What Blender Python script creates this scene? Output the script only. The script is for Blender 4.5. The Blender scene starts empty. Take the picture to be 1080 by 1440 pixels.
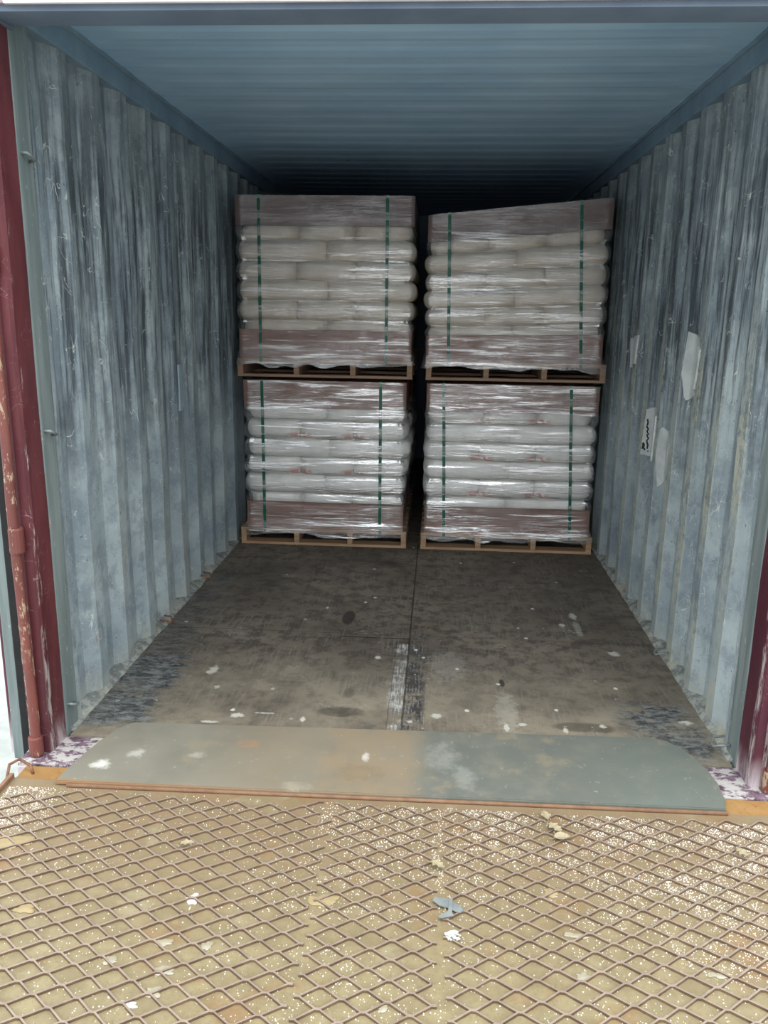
import bpy, bmesh, math, random
from mathutils import Vector, Matrix, noise as mn
R = random.Random(7)
S = bpy.context.scene
COL = S.collection

# ---------------------------------------------------------------- camera
CAM = (0.11480965, 0.0, 1.48931727)
r_ = Vector((0.99772082, 0.06575722, 0.01513772)); u_ = Vector((-0.0303329, 0.23667829, 0.97111447)); f_ = Vector((-0.06027502, 0.96936029, -0.23813346))
cd = bpy.data.cameras.new('camera'); co = bpy.data.objects.new('camera', cd); COL.objects.link(co)
co.matrix_world = Matrix(((r_.x, u_.x, -f_.x, CAM[0]), (r_.y, u_.y, -f_.y, CAM[1]), (r_.z, u_.z, -f_.z, CAM[2]), (0, 0, 0, 1)))
cd.sensor_fit = 'VERTICAL'; cd.sensor_height = 24; cd.lens = 1148.3 / 1440 * 24; cd.clip_start = .01
S.camera = co

# ---------------------------------------------------------------- view + sky
S.view_settings.view_transform = 'Standard'; S.view_settings.look = 'None'
S.view_settings.gamma = 1; S.view_settings.exposure = 0.62; S.view_settings.use_curve_mapping = False
SKY = 1.0
w = bpy.data.worlds.new('overcast_sky'); S.world = w; w.use_nodes = True
nt = w.node_tree; nt.nodes.clear()
wo = nt.nodes.new('ShaderNodeOutputWorld'); bg = nt.nodes.new('ShaderNodeBackground')
tc = nt.nodes.new('ShaderNodeTexCoord'); sp = nt.nodes.new('ShaderNodeSeparateXYZ'); rp = nt.nodes.new('ShaderNodeValToRGB')
nt.links.new(tc.outputs['Generated'], sp.inputs[0]); nt.links.new(sp.outputs['Z'], rp.inputs[0])
rp.color_ramp.elements[0].position = 0.0; rp.color_ramp.elements[0].color = (.95, .97, 1.0, 1)
rp.color_ramp.elements[1].position = 0.6; rp.color_ramp.elements[1].color = (1.75, 1.80, 1.86, 1)
e_ = rp.color_ramp.elements.new(.18); e_.color = (1.5, 1.54, 1.58, 1)
nt.links.new(rp.outputs[0], bg.inputs[0]); bg.inputs[1].default_value = SKY
nt.links.new(bg.outputs[0], wo.inputs[0])
# added soft sun to brighten the deck, high, from over the dock
sd = bpy.data.lights.new('added_sun', 'SUN'); sd.energy = 0.7; sd.angle = math.radians(25); sd.color = (1, .97, .9)
so = bpy.data.objects.new('added_sun', sd); COL.objects.link(so); so.location = (0, -2, 6)
so.rotation_euler = (math.radians(12), math.radians(6), 0)

# ---------------------------------------------------------------- node helpers
def lin(r, g, b):
    f = lambda c: (c / 255 / 12.92) if c / 255 <= .04045 else ((c / 255 + .055) / 1.055) ** 2.4
    return (f(r), f(g), f(b), 1)

class Mat:
    def __init__(s, name, rough=.6, metal=0., spec=.4):
        s.m = bpy.data.materials.new(name); s.m.use_nodes = True; s.nt = s.m.node_tree
        s.b = s.nt.nodes['Principled BSDF']; s.out = s.nt.nodes['Material Output']
        s.b.inputs['Roughness'].default_value = rough; s.b.inputs['Metallic'].default_value = metal
        s.b.inputs['Specular IOR Level'].default_value = spec
        s.tc = s.nt.nodes.new('ShaderNodeTexCoord'); s.co = s.tc.outputs['Object']
        x = s.nt.nodes.new('ShaderNodeSeparateXYZ'); s.nt.links.new(s.co, x.inputs[0])
        s.X, s.Y, s.Z = x.outputs
    def _s(s, inp, v):
        if isinstance(v, bpy.types.NodeSocket): s.nt.links.new(v, inp)
        else: inp.default_value = v
    def math(s, op, a, b=0., clamp=False):
        n = s.nt.nodes.new('ShaderNodeMath'); n.operation = op; n.use_clamp = clamp
        s._s(n.inputs[0], a); s._s(n.inputs[1], b); return n.outputs[0]
    def mul(s, a, b): return s.math('MULTIPLY', a, b)
    def add(s, a, b): return s.math('ADD', a, b)
    def sub(s, a, b): return s.math('SUBTRACT', a, b)
    def vec(s, sx=1, sy=1, sz=1, off=(0, 0, 0), src=None):
        n = s.nt.nodes.new('ShaderNodeMapping'); s.nt.links.new(src or s.co, n.inputs[0])
        n.inputs['Scale'].default_value = (sx, sy, sz); n.inputs['Location'].default_value = off; return n.outputs[0]
    def noise(s, scale, detail=4, rough=.55, v=None, dist=0.):
        n = s.nt.nodes.new('ShaderNodeTexNoise'); s.nt.links.new(v or s.co, n.inputs['Vector'])
        n.inputs['Scale'].default_value = scale; n.inputs['Detail'].default_value = detail
        n.inputs['Roughness'].default_value = rough; n.inputs['Distortion'].default_value = dist; return n.outputs[0]
    def voro(s, scale, v=None, feat='F1', out='Distance'):
        n = s.nt.nodes.new('ShaderNodeTexVoronoi'); s.nt.links.new(v or s.co, n.inputs['Vector'])
        n.feature = feat; n.inputs['Scale'].default_value = scale; return n.outputs[out]
    def step(s, v, a, b):
        n = s.nt.nodes.new('ShaderNodeMapRange'); n.interpolation_type = 'SMOOTHSTEP'
        s._s(n.inputs['Value'], v)
        lo, hi, t0, t1 = (a, b, 0., 1.) if b >= a else (b, a, 1., 0.)
        n.inputs['From Min'].default_value = lo; n.inputs['From Max'].default_value = hi
        n.inputs['To Min'].default_value = t0; n.inputs['To Max'].default_value = t1; return n.outputs['Result']
    def mix(s, f, a, b):
        n = s.nt.nodes.new('ShaderNodeMix'); n.data_type = 'RGBA'
        s._s(n.inputs[0], f); s._s(n.inputs[6], a); s._s(n.inputs[7], b); return n.outputs[2]
    def band(s, v, a, b, soft):
        return s.mul(s.step(v, a - soft, a + soft), s.step(v, b + soft, b - soft))
    def box(s, x0, x1, y0, y1, soft=.02, amp=.06, nz=None, X=None, Y=None):
        X = X or s.X; Y = Y or s.Y
        if nz is not None:
            d = s.mul(s.sub(nz, .5), amp); X = s.add(X, d); Y = s.add(Y, d)
        return s.mul(s.band(X, x0, x1, soft), s.band(Y, y0, y1, soft))
    def color(s, c): s._s(s.b.inputs['Base Color'], c)
    def rough(s, c): s._s(s.b.inputs['Roughness'], c)
    def bump(s, h, strength=.3, dist=.01):
        n = s.nt.nodes.new('ShaderNodeBump'); n.inputs['Strength'].default_value = strength; n.inputs['Distance'].default_value = dist
        s.nt.links.new(h, n.inputs['Height']); s.nt.links.new(n.outputs[0], s.b.inputs['Normal']); return n.outputs[0]

# ---------------------------------------------------------------- materials
PITCH = .276
LPH, RPH = 2.935, 2.885            # centre of one inward flat on each side wall
WH = 1.17

def wall_mat(name, phase, side):
    m = Mat(name, .55, 0, .35)
    st = m.noise(1, 6, .65, m.vec(16, 16, 1.1, (side * 3, 0, 0)))
    st2 = m.noise(1, 5, .7, m.vec(60, 60, 3.0, (side * 5, 0, 0)))
    big = m.noise(1.7, 4, .6); mid = m.noise(9, 6, .7); fine = m.noise(70, 4, .7)
    c = m.mix(m.step(big, .35, .65), lin(132, 147, 154), lin(170, 184, 186))
    c = m.mix(m.mul(m.step(mid, .45, .62), .55), c, lin(116, 130, 140))
    c = m.mix(m.mul(m.step(fine, .5, .75), .35), c, lin(182, 190, 188))
    # running grime, heaviest in the upper half
    hz = m.band(m.Z, 1.05, 2.15, .32)
    g = m.mul(m.step(m.add(m.mul(st, .65), m.mul(st2, .35)), .44, .58), m.add(m.mul(hz, .8), m.mul(m.step(m.Z, .5, 1.1), .22)))
    c = m.mix(m.mul(g, .9), c, lin(54, 62, 68))
    # ridges rubbed by cargo
    t = m.math('FRACT', m.math('DIVIDE', m.sub(m.Y, phase - PITCH / 2 - PITCH * 20), PITCH))
    flat = m.band(t, .36, .66, .03)
    rub = m.noise(1, 3, .6, m.vec(.1, 3.6, 1.6, (0, side * 7, 2)))
    edge = m.noise(28, 5, .8)
    if side > 0:
        k = m.mul(m.mul(flat, m.step(rub, .38, .50)), m.step(edge, .40, .52))
        k = m.mul(k, m.step(m.Z, 1.75, 1.1))
        c = m.mix(m.mul(k, .95), c, m.mix(m.step(m.noise(4), .4, .6), lin(182, 186, 170), lin(164, 174, 170)))
    else:
        k = m.mul(m.mul(flat, m.step(rub, .50, .62)), m.step(edge, .42, .55))
        k = m.mul(k, m.step(m.Z, 1.1, .35))
        c = m.mix(m.mul(k, .75), c, lin(158, 158, 150))
    rust = m.mul(m.step(m.noise(1, 6, .8, m.vec(20, 20, 5)), .64, .70), m.step(m.Z, 1.2, .2))
    c = m.mix(m.mul(rust, .7), c, lin(116, 84, 58))
    sf = m.mul(m.step(m.noise(1, 7, .8, m.vec(10, 10, 5, (7, 1, side))), .50, .60), m.step(m.noise(2.4, 3, .6, m.vec(1, 1, 1, (2, 2, side))), .42, .58))
    c = m.mix(m.mul(sf, .45), c, lin(88, 98, 102))
    # fine scratches
    sa = m.math('ABSOLUTE', m.sub(m.noise(7, 2, .4, None, 1.5), .5)); sb = m.math('ABSOLUTE', m.sub(m.noise(1, 2, .4, m.vec(4, 18, 5), 1.), .5))
    scm = m.mul(m.step(m.math('MINIMUM', sa, sb), .006, .002), m.step(m.noise(14, 4, .7), .53, .58))
    c = m.mix(m.mul(scm, .8), c, lin(200, 206, 202))
    chip = m.mul(m.step(m.noise(45, 3, .8), .66, .70), .7)
    c = m.mix(chip, c, lin(60, 66, 68))
    low = m.mul(m.step(m.Z, .16, .0), m.step(m.noise(22, 6, .8), .40, .58))
    c = m.mix(m.mul(low, .75), c, lin(170, 172, 160))
    m.color(c)
    m.bump(m.add(m.add(mid, m.mul(fine, .3)), m.noise(3)), .35, .006)
    return m.m

def ceiling_mat():
    m = Mat('roof_paint_hazed', .5, 0, .4)
    n = m.noise(2.2, 5, .6); n2 = m.noise(1, 4, .6, m.vec(1.2, 12, 1))
    c = m.mix(m.step(n, .3, .7), lin(158, 196, 224), lin(174, 208, 232))  # bluish lens haze worked into the paint colour
    c = m.mix(m.mul(m.step(n2, .5, .65), .15), c, lin(118, 150, 176))
    m.color(c); m.bump(n, .2, .01); return m.m

SMEARS = [(-.60, 2.775, .030, .022, .9), (-.69, 2.715, .045, .010, .8), (-.50, 2.80, .05, .008, .6), (-.35, 2.765, .012, .025, .9), (.41, 2.775, .012, .035, .9), (.47, 2.80, .022, .014, .9),
          (.627, 2.775, .012, .030, .9), (.77, 2.815, .018, .014, .9), (.838, 3.96, .022, .05, .7), (.835, 3.79, .02, .12, .35), (.765, 3.83, .016, .03, .9), (.95, 3.50, .03, .03, .8),
          (1.09, 2.87, .03, .02, .9), (-.80, 3.16, .025, .05, .8), (-.11, 3.355, .016, .02, .9), (.15, 2.84, .025, .025, .8), (.05, 2.785, .014, .012, .9), (-.74, 3.0, .014, .02, .6), (.2, 3.3, .10, .2, .18), (.42, 2.9, .05, .2, .25)]
def floor_mat():
    m = Mat('worn_plywood', .62, 0, .35)
    nz = m.noise(7, 5, .7); big = m.noise(1.6, 5, .6); fine = m.noise(60, 5, .7)
    grain = m.noise(1, 5, .7, m.vec(90, 5, 1)); mid = m.noise(12, 6, .75)
    c = m.mix(m.step(big, .3, .7), lin(96, 88, 78), lin(128, 119, 105))
    c = m.mix(m.mul(m.step(mid, .44, .60), .75), c, lin(66, 61, 56))
    c = m.mix(m.mul(m.mul(m.step(grain, .48, .66), m.step(m.noise(3, 5, .7), .42, .6)), .28), c, lin(166, 160, 148))
    # paler grey towards the doors
    door_pale = m.mul(m.step(m.Y, 3.5, 2.75), .55)
    c = m.mix(m.mul(door_pale, m.step(big, .25, .6)), c, lin(158, 150, 130))
    c = m.mix(m.mul(m.step(m.noise(3.3, 6, .7), .54, .68), .6), c, lin(74, 66, 58))
    # side areas with tar black / blue grey wear
    def wear(x0, x1, y0, y1, amt=.9, soft=.05, amp=.22):
        nonlocal c
        b = m.box(x0, x1, y0, y1, soft, amp, nz)
        k = m.noise(1, 8, .85, m.vec(14, 30, 1, (x0, 0, 0)), .3)
        wc = m.mix(m.step(k, .42, .60), lin(46, 50, 54), lin(124, 128, 126))
        c = m.mix(m.mul(m.mul(b, m.step(m.noise(6, 6, .75, m.vec(1, 1, 1, (x0, 3, 0))), .36, .50)), amt), c, wc); return b
    b1 = wear(-1.20, -.92, 2.66, 3.30); b2 = wear(.86, 1.13, 2.60, 3.02)
    b0 = wear(-1.20, -1.0, 3.3, 4.4, .45)
    # central worn strip with white grain
    b3 = m.box(-.035, .105, 2.60, 3.52, .012, .06, nz)
    gg = m.noise(1, 4, .8, m.vec(150, 9, 1))
    g2 = m.add(m.mul(gg, .6), m.mul(m.noise(16, 6, .75), .4))
    wl_ = m.mix(m.step(g2, .44, .58), lin(104, 104, 102), lin(196, 196, 190)); wr_ = m.mix(m.step(g2, .50, .62), lin(64, 63, 61), lin(146, 146, 142))
    wc = m.mix(m.step(m.add(m.X, m.mul(m.sub(nz, .5), .05)), .018, .03), wl_, wr_)
    c = m.mix(m.mul(b3, m.step(m.noise(7, 7, .8), .42, .56)), c, wc)
    # dark oil stains
    for (x, y, rx, ry, a) in ((-.292, 3.83, .035, .10, .8), (-.22, 2.84, .10, .045, .5), (-.20, 3.0, .025, .05, .35), (-.15, 4.75, .06, .06, .4),
                              (.70, 2.80, .13, .04, .5), (.42, 3.15, .012, .04, .8)):
        dx = m.math('DIVIDE', m.sub(m.X, x), rx); dy = m.math('DIVIDE', m.sub(m.Y, y), ry)
        d = m.add(m.add(m.mul(dx, dx), m.mul(dy, dy)), m.mul(m.sub(mid, .5), 1.6))
        c = m.mix(m.mul(m.step(d, 1.1, .5), a), c, lin(42, 38, 36))
    for (x, y, rx, ry, a) in SMEARS:
        dx = m.math('DIVIDE', m.sub(m.X, x), rx); dy = m.math('DIVIDE', m.sub(m.Y, y), ry)
        d = m.add(m.add(m.mul(dx, dx), m.mul(dy, dy)), m.mul(m.sub(m.noise(40, 5, .75), .5), 4.))
        c = m.mix(m.mul(m.step(d, 1.0, .2), a), c, lin(198, 196, 184))
    # panel joints
    def seam(v, at, wd, a, lo, hi, other):
        nonlocal c
        j = m.mul(m.step(m.math('ABSOLUTE', m.sub(m.add(v, m.mul(m.sub(mid, .5), .012)), at)), wd, wd * .3), m.band(other, lo, hi, .01))
        c = m.mix(m.mul(j, a), c, lin(34, 30, 28)); return j
    s1 = seam(m.X, .022, .006, .75, 2.5, 5.2, m.Y); s2 = seam(m.Y, 3.58, .008, .8, -.30, .03, m.X)
    seam(m.Y, 3.62, .006, .35, -1.17, -.3, m.X); seam(m.Y, 3.62, .006, .3, .03, 1.17, m.X); seam(m.X, -.035, .004, .4, 2.5, 3.55, m.Y)
    # paint chips and plaster spots
    v = m.voro(7.5, m.vec(1, .8, 1, (3, 1, 0))); c = m.mix(m.mul(m.step(m.add(v, m.mul(m.sub(fine, .5), .12)), .085, .05), m.step(m.noise(4, 2), .48, .56)), c, lin(206, 204, 192))
    v = m.voro(17); c = m.mix(m.mul(m.mul(m.step(v, .09, .05), m.step(m.noise(3, 2), .45, .6)), .8), c, lin(176, 172, 160))
    sm = m.mul(m.step(m.noise(1, 3, .6, m.vec(3.5, 6, 1, (5, 5, 0))), .60, .72), m.step(fine, .46, .60))
    c = m.mix(m.mul(sm, .5), c, lin(178, 178, 170))
    m.color(c)
    m.rough(m.sub(.66, m.mul(m.add(b1, m.add(b2, b3)), .22)))
    m.bump(m.add(m.add(mid, m.mul(grain, .5)), m.mul(fine, .4)), .4, .004)
    return m.m

def paint_mat(name, a, b, chipc, chip=.6, rough=.5, spec=.4, sc=(8, 8, 2), chscale=30):
    m = Mat(name, rough, 0, spec)
    n = m.noise(1, 5, .65, m.vec(*sc)); c = m.mix(m.step(n, .35, .68), a, b)
    ch = m.step(m.noise(chscale, 6, .8, m.vec(1, 1, .35)), chip, chip + .04)
    c = m.mix(ch, c, chipc); m.color(c); m.bump(m.noise(25, 5, .7), .3, .004); return m.m

def post_mat(name, a, b):
    m = Mat(name, .5); n = m.noise(1, 5, .65, m.vec(8, 8, 2)); c = m.mix(m.step(n, .35, .68), a, b)
    e = m.noise(1, 5, .75, m.vec(60, 60, 9)); lowz = m.add(.10, m.mul(m.step(m.Z, 1.1, .1), .12))
    k = m.mul(m.band(m.Y, 2.464, 2.484, .007), m.step(m.add(e, lowz), .68, .76))
    c = m.mix(m.mul(k, .85), c, lin(176, 170, 166))
    sc = m.math('ABSOLUTE', m.sub(m.noise(1, 2, .4, m.vec(6, 24, 20), 1.), .5)); c = m.mix(m.mul(m.mul(m.step(sc, .006, .002), m.step(m.noise(9), .5, .6)), .5), c, lin(176, 140, 140))
    c = m.mix(m.mul(m.step(m.noise(1, 4, .6, m.vec(12, 12, 1.5)), .55, .7), .5), c, lin(74, 46, 54))
    ch = m.step(m.noise(45, 6, .8), .70, .73); c = m.mix(ch, c, lin(186, 176, 172)); c = m.mix(m.mul(m.step(m.Z, .12, .0), m.step(n, .4, .6)), c, lin(196, 186, 190))
    m.color(c); m.bump(m.noise(25, 5, .7), .3, .004); return m.m
def simple(name, a, b, scale=12, rough=.6, metal=0, spec=.4, bump=.25, bd=.003, v=(1, 1, 1)):
    m = Mat(name, rough, metal, spec); n = m.noise(scale, 5, .65, m.vec(*v))
    m.color(m.mix(m.step(n, .32, .68), a, b)); m.bump(n, bump, bd); return m.m

M_WL = wall_mat('wall_paint_left', LPH, -1); M_WR = wall_mat('wall_paint_right', RPH, 1)
M_CEIL = ceiling_mat(); M_FLOOR = floor_mat()
M_RAIL = simple('rail_paint', lin(112, 138, 156), lin(132, 156, 172), 3)
M_RED = post_mat('red_post_paint', lin(82, 36, 42), lin(106, 54, 58))
M_MAROON = post_mat('maroon_post_paint', lin(72, 30, 44), lin(90, 42, 56))
M_GREEN = paint_mat('grey_green_paint', lin(106, 119, 119), lin(134, 146, 144), lin(178, 188, 184), .62, sc=(20, 20, 1.5))
M_ROD = paint_mat('peeling_rod_paint', lin(104, 58, 54), lin(126, 74, 66), lin(168, 148, 124), .55, chscale=22)
M_HEAD = paint_mat('header_flared_red', lin(148, 132, 140), lin(164, 148, 154), lin(176, 170, 174), .6)  # red paint paled to pink to carry lens flare
M_HEADIN = simple('header_underside', lin(98, 114, 134), lin(112, 128, 146), 4)
M_GASK = simple('black_rubber', lin(16, 17, 18), lin(26, 27, 28), 20, .7)
M_WHITEG = simple('white_seal', lin(225, 225, 228), lin(240, 240, 240), 10, .6)
M_BEAD = simple('dirty_sealant', lin(104, 108, 102), lin(176, 176, 164), 16, .8, bump=.8, bd=.01)
M_STEEL = simple('dull_steel', lin(112, 122, 124), lin(142, 150, 150), 20, .45, .3)
def sill_mat():
    m = Mat('sill_paint', .6); n = m.noise(14, 7, .75, m.vec(1, 1.6, 1)); n2 = m.noise(40, 4, .7)
    c = m.mix(m.step(n2, .4, .6), lin(88, 66, 82), lin(122, 102, 116))
    c = m.mix(m.step(n, .46, .53), c, lin(186, 183, 180)); m.color(c); m.bump(n, .5, .006); return m.m
M_SILL = sill_mat()
def deck_mat():
    m = Mat('sandy_rusty_deck', .5, 0, .35)
    a = m.noise(2.2, 5, .6); b = m.noise(14, 6, .7); f = m.noise(160, 3, .7)
    c = m.mix(m.step(b, .35, .68), lin(130, 119, 90), lin(148, 137, 105))
    c = m.mix(m.mul(m.step(m.Y, 1.5, 2.2), m.step(b, .3, .6)), c, lin(136, 117, 92))
    c = m.mix(m.mul(m.step(m.noise(5, 5, .65, m.vec(1, 1, 1, (4, 2, 0))), .54, .70), .6), c, lin(138, 104, 70))
    c = m.mix(m.mul(m.step(m.noise(7, 4, .6, m.vec(1, 1, 1, (9, 2, 0))), .58, .72), .55), c, lin(158, 150, 122))
    c = m.mix(m.mul(m.step(f, .56, .66), .5), c, lin(120, 102, 76))
    m.color(c); m.rough(m.step(a, .8, .25)); m.rough(m.add(.34, m.mul(a, .3)))
    m.bump(m.add(b, m.mul(f, .5)), .5, .003); return m.m
M_DECK = deck_mat()
def strand_mat():
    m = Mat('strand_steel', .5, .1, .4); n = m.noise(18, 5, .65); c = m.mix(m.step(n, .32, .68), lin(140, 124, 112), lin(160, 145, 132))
    c = m.mix(m.step(m.Z, .0028, .0012), c, m.mix(m.step(n, .4, .6), lin(98, 80, 62), lin(118, 98, 76))); m.color(c); m.bump(n, .3, .002); return m.m  # rusty strand sides, browned low down to paint in their shade
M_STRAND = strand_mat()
M_ORANGE = paint_mat('orange_frame', lin(150, 114, 66), lin(164, 130, 84), lin(140, 92, 58), .58)
M_CURB = simple('rusty_curb', lin(120, 90, 68), lin(138, 108, 84), 20, .7)
def lip_mat():
    m = Mat('lip_steel', .5, .0, .45)
    a = m.noise(2.5, 5, .6); b = m.noise(10, 6, .7); g = m.noise(80, 3, .6)
    d = m.mul(m.sub(b, .5), .22); X = m.add(m.X, d)
    c = m.mix(m.step(a, .35, .65), lin(119, 117, 105), lin(133, 130, 117))
    c = m.mix(m.mul(m.band(X, -.55, -.22, .22), .6), c, lin(140, 126, 104))
    c = m.mix(m.mul(m.mul(m.band(X, -.22, .09, .05), m.step(b, .15, .6)), .75), c, lin(146, 129, 104))
    c = m.mix(m.mul(m.step(X, .04, .16), m.step(b, .85, .35)), c, lin(104, 109, 102))
    c = m.mix(m.mul(m.step(X, .45, .9), .55), c, lin(104, 113, 106))
    c = m.mix(m.mul(m.step(m.noise(5, 5, .65, m.vec(1, 1, 1, (3, 3, 0))), .56, .66), .6), c, lin(142, 132, 112))
    def spot(x, y, rx, ry, amt, colr):
        nonlocal c
        dx = m.math('DIVIDE', m.sub(m.X, x), rx); dy = m.math('DIVIDE', m.sub(m.Y, y), ry)
        q = m.add(m.add(m.mul(dx, dx), m.mul(dy, dy)), m.mul(m.sub(m.noise(24, 6, .75), .5), 5.))
        c = m.mix(m.mul(m.step(q, 1.5, -.2), amt * .85), c, colr)
    spot(-.10, 2.40, .085, .05, .7, lin(122, 108, 84)); spot(-.10, 2.40, .045, .025, .5, lin(150, 134, 106))
    spot(-.965, 2.375, .035, .03, .9, lin(222, 222, 214)); spot(-.87, 2.45, .03, .03, .6, lin(206, 206, 196)); spot(-.66, 2.46, .03, .02, .35, lin(206, 206, 196))
    spot(-.09, 2.50, .014, .03, .7, lin(226, 220, 212)); spot(.17, 2.52, .06, .09, .35, lin(176, 178, 170)); spot(.24, 2.40, .04, .08, .35, lin(176, 178, 170))
    spot(-.29, 2.36, .08, .035, .5, lin(126, 124, 112)); spot(.90, 2.36, .05, .11, .45, lin(104, 114, 108)); spot(.83, 2.30, .12, .05, .3, lin(110, 120, 112))
    spot(-.5, 2.55, .05, .03, .5, lin(170, 126, 92)); spot(-.3, 2.30, .05, .03, .35, lin(190, 180, 160))
    c = m.mix(m.mul(m.step(m.noise(38, 5, .75), .62, .7), .5), c, lin(186, 180, 164))
    c = m.mix(m.mul(m.step(m.Y, 2.285, 2.268), .9), c, lin(150, 116, 82))
    m.color(c); m.bump(m.add(b, m.mul(g, .3)), .25, .002); return m.m
M_LIP = lip_mat()
M_GROUND = simple('pale_concrete', lin(156, 162, 158), lin(172, 177, 172), 9, .8, bump=.4, bd=.01)
M_WOOD = simple('pallet_wood', lin(150, 120, 92), lin(178, 148, 116), 1, .7, v=(4, 30, 60))
M_WOODD = simple('pallet_wood_brown', lin(136, 110, 90), lin(158, 130, 108), 1, .7, v=(4, 30, 60))
M_CARD = simple('brown_cardboard', lin(112, 80, 68), lin(128, 94, 82), 5, .75, bump=.2, v=(1, 1, 3))
M_CARDD = simple('dark_cardboard', lin(100, 82, 78), lin(116, 96, 92), 5, .75, bump=.2, v=(1, 1, 3))
M_STRAP = simple('green_strap_plastic', lin(12, 84, 66), lin(22, 100, 80), 14, .4)
def bag_mat(name, a, b, pr, amt, side='middle'):
    m = Mat(name, .42, 0, .5)
    n = m.noise(5, 5, .6); wr = m.noise(1, 4, .6, m.vec(9, 9, 26))
    c = m.mix(m.step(n, .3, .7), a, b)
    if amt:
        px = m.step({'middle': m.math('ABSOLUTE', m.X), 'left': m.X, 'right': m.mul(m.X, -1.)}[side], .07, .13)
        k = m.mul(m.mul(px, m.band(m.Z, -.058, -.022, .010)), m.step(m.noise(26, 3, .6), .42, .52))
        c = m.mix(m.mul(k, amt), c, pr)
    m.color(c); m.bump(m.add(wr, n), .6, .012); return m.m
M_BAGP = {q: bag_mat('white_bag_printed_' + q, lin(214, 215, 210), lin(234, 234, 229), lin(196, 96, 78), .7, q) for q in ('left', 'middle', 'right')}
M_BAG = bag_mat('white_bag_plain', lin(214, 215, 210), lin(234, 234, 229), None, 0)
M_BAGU = bag_mat('beige_bag', lin(198, 188, 172), lin(216, 206, 190), lin(196, 166, 120), .25)
def film_mat():
    m = Mat('stretch_film'); nt = m.nt
    w1 = m.noise(1, 5, .65, m.vec(3, 3, 42), .6); w2 = m.noise(1, 5, .7, m.vec(10, 10, 150)); w3 = m.noise(1, 3, .6, m.vec(2.2, 2.2, 9, (5, 1, 0)))
    h = m.add(m.add(m.mul(w1, 1.0), m.mul(w2, .35)), m.mul(w3, 1.2))
    bp = nt.nodes.new('ShaderNodeBump'); bp.inputs['Strength'].default_value = 1.0; bp.inputs['Distance'].default_value = .0055
    nt.links.new(h, bp.inputs['Height'])
    gl = nt.nodes.new('ShaderNodeBsdfGlossy'); gl.inputs['Roughness'].default_value = .10; gl.inputs['Color'].default_value = (1, 1, 1, 1)
    nt.links.new(bp.outputs[0], gl.inputs['Normal'])
    df = nt.nodes.new('ShaderNodeBsdfDiffuse'); df.inputs['Color'].default_value = (.75, .75, .73, 1); nt.links.new(bp.outputs[0], df.inputs['Normal'])
    tr = nt.nodes.new('ShaderNodeBsdfTransparent')
    mx1 = nt.nodes.new('ShaderNodeMixShader'); mx2 = nt.nodes.new('ShaderNodeMixShader')
    m._s(mx1.inputs[0], m.add(.035, m.mul(m.step(w3, .45, .65), .08))); nt.links.new(tr.outputs[0], mx1.inputs[1]); nt.links.new(df.outputs[0], mx1.inputs[2])
    patch = m.step(m.noise(1, 3, .6, m.vec(2.6, 2.6, 5, (1, 6, 3))), .38, .62)
    wl = m.noise(1, 3, .6, m.vec(1.6, 1.6, 30, (2, 3, 1)), .4); wf = m.noise(1, 4, .7, m.vec(7, 7, 170, (1, 8, 4)), .3)
    ln = m.mul(m.step(wl, .54, .62), .55); lf = m.mul(m.mul(m.step(wf, .54, .62), patch), .55)
    glare = m.add(m.mul(m.step(m.Z, 2.0, 1.88), .8), .2); glare = m.mul(glare, m.add(m.mul(m.step(m.Z, 1.2, 1.0), .42), .58)); ln = m.mul(ln, glare); lf = m.mul(lf, glare)  # film glare painted as gloss streaks, turned down on the upper stacks
    m._s(mx2.inputs[0], m.math('MINIMUM', m.add(m.add(.06, m.mul(patch, .10)), m.add(ln, lf)), .9))
    nt.links.new(mx1.outputs[0], mx2.inputs[1]); nt.links.new(gl.outputs[0], mx2.inputs[2]); nt.links.new(mx2.outputs[0], m.out.inputs[0]); return m.m
M_FILM = film_mat()
M_PATCH = simple('patch_paint', lin(176, 184, 184), lin(200, 206, 204), 14, .6)
M_PATCHD = simple('patch_paint_blue', lin(140, 162, 172), lin(154, 174, 182), 14, .6)
M_INK = simple('black_ink', lin(18, 20, 22), lin(28, 30, 32), 20)
M_GRAIN = simple('white_glint', lin(216, 214, 206), lin(246, 245, 238), 40, .3, spec=.6)
M_LEAF = simple('dry_leaf', lin(160, 148, 118), lin(178, 168, 142), 30, .7)
M_LUMP = simple('white_lump', lin(186, 188, 184), lin(204, 204, 200), 50, .6)
M_SPLASH = simple('pale_residue', lin(152, 145, 120), lin(172, 167, 150), 24, .35, spec=.6)
M_GREYP = simple('grey_plastic', lin(116, 124, 124), lin(136, 142, 140), 12, .5)
M_MUD = simple('dry_mud', lin(150, 134, 98), lin(164, 148, 112), 20, .8)
M_RUSTW = simple('rusty_wire', lin(92, 66, 54), lin(142, 100, 74), 30, .7)

# ---------------------------------------------------------------- mesh helpers
def tag(o, label=None, cat=None, group=None, kind=None):
    for k, v in (('label', label), ('category', cat), ('group', group), ('kind', kind)):
        if v: o[k] = v
    return o
def link(name, bm, mat, parent=None, smooth=False, loc=None, face=None, thick=0):
    if face is None: bmesh.ops.recalc_face_normals(bm, faces=bm.faces[:])
    else:
        bm.normal_update()
        if sum((f.normal.dot(Vector(face)) for f in bm.faces)) < 0: bmesh.ops.reverse_faces(bm, faces=bm.faces[:])
    me = bpy.data.meshes.new(name); bm.to_mesh(me); bm.free(); me.materials.append(mat)
    if smooth:
        for p in me.polygons: p.use_smooth = True
    o = bpy.data.objects.new(name, me); COL.objects.link(o)
    if thick:
        md = o.modifiers.new('sheet', 'SOLIDIFY'); md.thickness = thick; md.offset = -1
    if loc: o.location = loc
    if parent: o.parent = parent
    return o
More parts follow.
